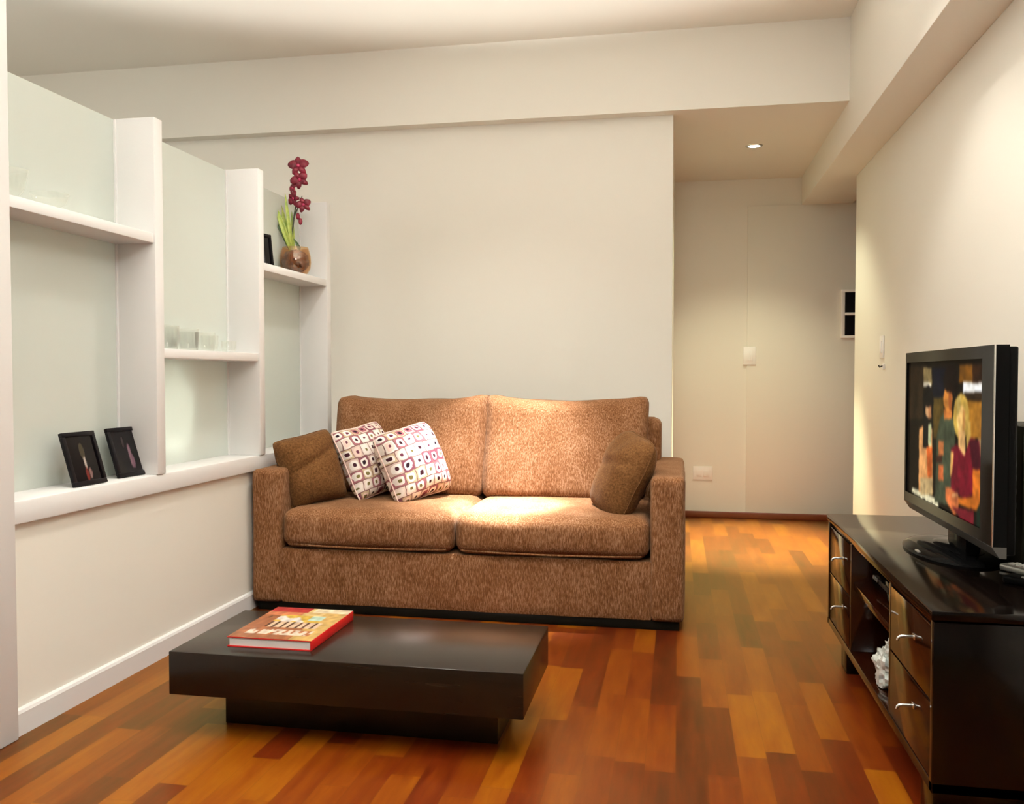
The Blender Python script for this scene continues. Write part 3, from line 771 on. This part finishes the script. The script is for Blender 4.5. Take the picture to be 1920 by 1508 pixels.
# ---------------------------------------------------------------- light
def spot(name, loc, aim, power, size, blend, rad=.03, col=(1,.86,.66)):
    l = bpy.data.lights.new(name, 'SPOT'); l.energy = power; l.spot_size = math.radians(size); l.spot_blend = blend; l.shadow_soft_size = rad; l.color = col
    o = bpy.data.objects.new(name, l); COL.objects.link(o); o.location = loc
    o.rotation_euler = (Vector(aim)-Vector(loc)).to_track_quat('-Z', 'Y').to_euler(); return o
def point(name, loc, power, rad, col=(1,.87,.68)):
    l = bpy.data.lights.new(name, 'POINT'); l.energy = power; l.shadow_soft_size = rad; l.color = col
    o = bpy.data.objects.new(name, l); COL.objects.link(o); o.location = loc; return o
ZC = CEIL-.02
WARM = (1,.955,.87)
SOFT = (1,.985,.95)
spot('sofa_spot', (-.75,3.80,ZC), (-.75,3.82,0), 1750, 29, 1, .025, (.95,.97,1))
spot('sofa_spot_core', (-.73,3.66,ZC), (-.72,3.69,0), 4000, 15, .9, .02, (.97,.98,1))
spot('hall_spot', (.435,5.425,HALL-.012), (.435,5.46,0), 58, 105, .6, .03, (.98,.95,.66))
spot('hall_spot_core', (.435,5.425,HALL-.012), (.46,5.40,0), 1600, 46, 1, .03, (.98,.95,.58))
spot('room_spot', (.28,3.15,ZC), (.34,3.15,0), 46, 92, .5, .03, WARM)
spot('room_spot', (.28,2.0,ZC), (.36,2.0,0), 18, 104, .4, .03, WARM)
spot('room_spot', (-.85,2.2,ZC), (-.80,2.3,0), 32, 96, .7, .04, WARM)
spot('room_spot', (-.95,3.45,ZC), (-.95,3.45,0), 62, 110, .7, .04, WARM)
point('room_fill', (-.15,.8,2.25), 46, .22, SOFT)  # unseen fill light without a fixture, added to lift the whole room
spot('ceiling_fill', (-.75,1.50,1.74), (-.75,1.50,3), 540, 145.2, .07, .04, SOFT)  # added upward fill, no fixture; cone cut to light the ceiling, not the soffit
spot('pane_fill', (-3.5,3.5,1.5), (-1.92,3.5,1.05), 55, 58, 1, .15, (1,.98,.92))  # added behind the divider to brighten the frosted panes
point('side_room_fill', (-3.4,2.6,1.9), 28, .4, (1,.98,.92))  # unseen fill added beyond the divider for the panes and left ceiling
spot('dining_uplight', (-2.18,3.14,.68), (-1.92,3.12,.82), 90, 66, .8, .04, (1,.98,.92))

w = bpy.data.worlds.new('night'); S.world = w; w.use_nodes = True
w.node_tree.nodes['Background'].inputs[0].default_value = (.9,.85,.75,1)
w.node_tree.nodes['Background'].inputs[1].default_value = .02

# ---------------------------------------------------------------- camera
cd = bpy.data.cameras.new('camera'); cam = bpy.data.objects.new('camera', cd); COL.objects.link(cam)
cd.sensor_fit = 'HORIZONTAL'; cd.sensor_width = 36; cd.lens = 1650/1920*36
yaw, pitch = math.radians(10.68), math.radians(1.716)
fwd = Vector((-math.sin(yaw)*math.cos(pitch), math.cos(yaw)*math.cos(pitch), -math.sin(pitch)))
cam.location = (0,0,1.0); cam.rotation_euler = fwd.to_track_quat('-Z', 'Y').to_euler()
cd.clip_start = .05
S.camera = cam

vs = S.view_settings
vs.view_transform = 'Standard'; vs.look = 'None'; vs.gamma = 1; vs.use_curve_mapping = False
vs.exposure = EXPO
S.cycles.use_denoising = True
S.cycles.max_bounces = 12; S.cycles.diffuse_bounces = 7; S.cycles.transmission_bounces = 10; S.cycles.sample_clamp_indirect = 6
S.cycles.caustics_reflective = False; S.cycles.caustics_refractive = False
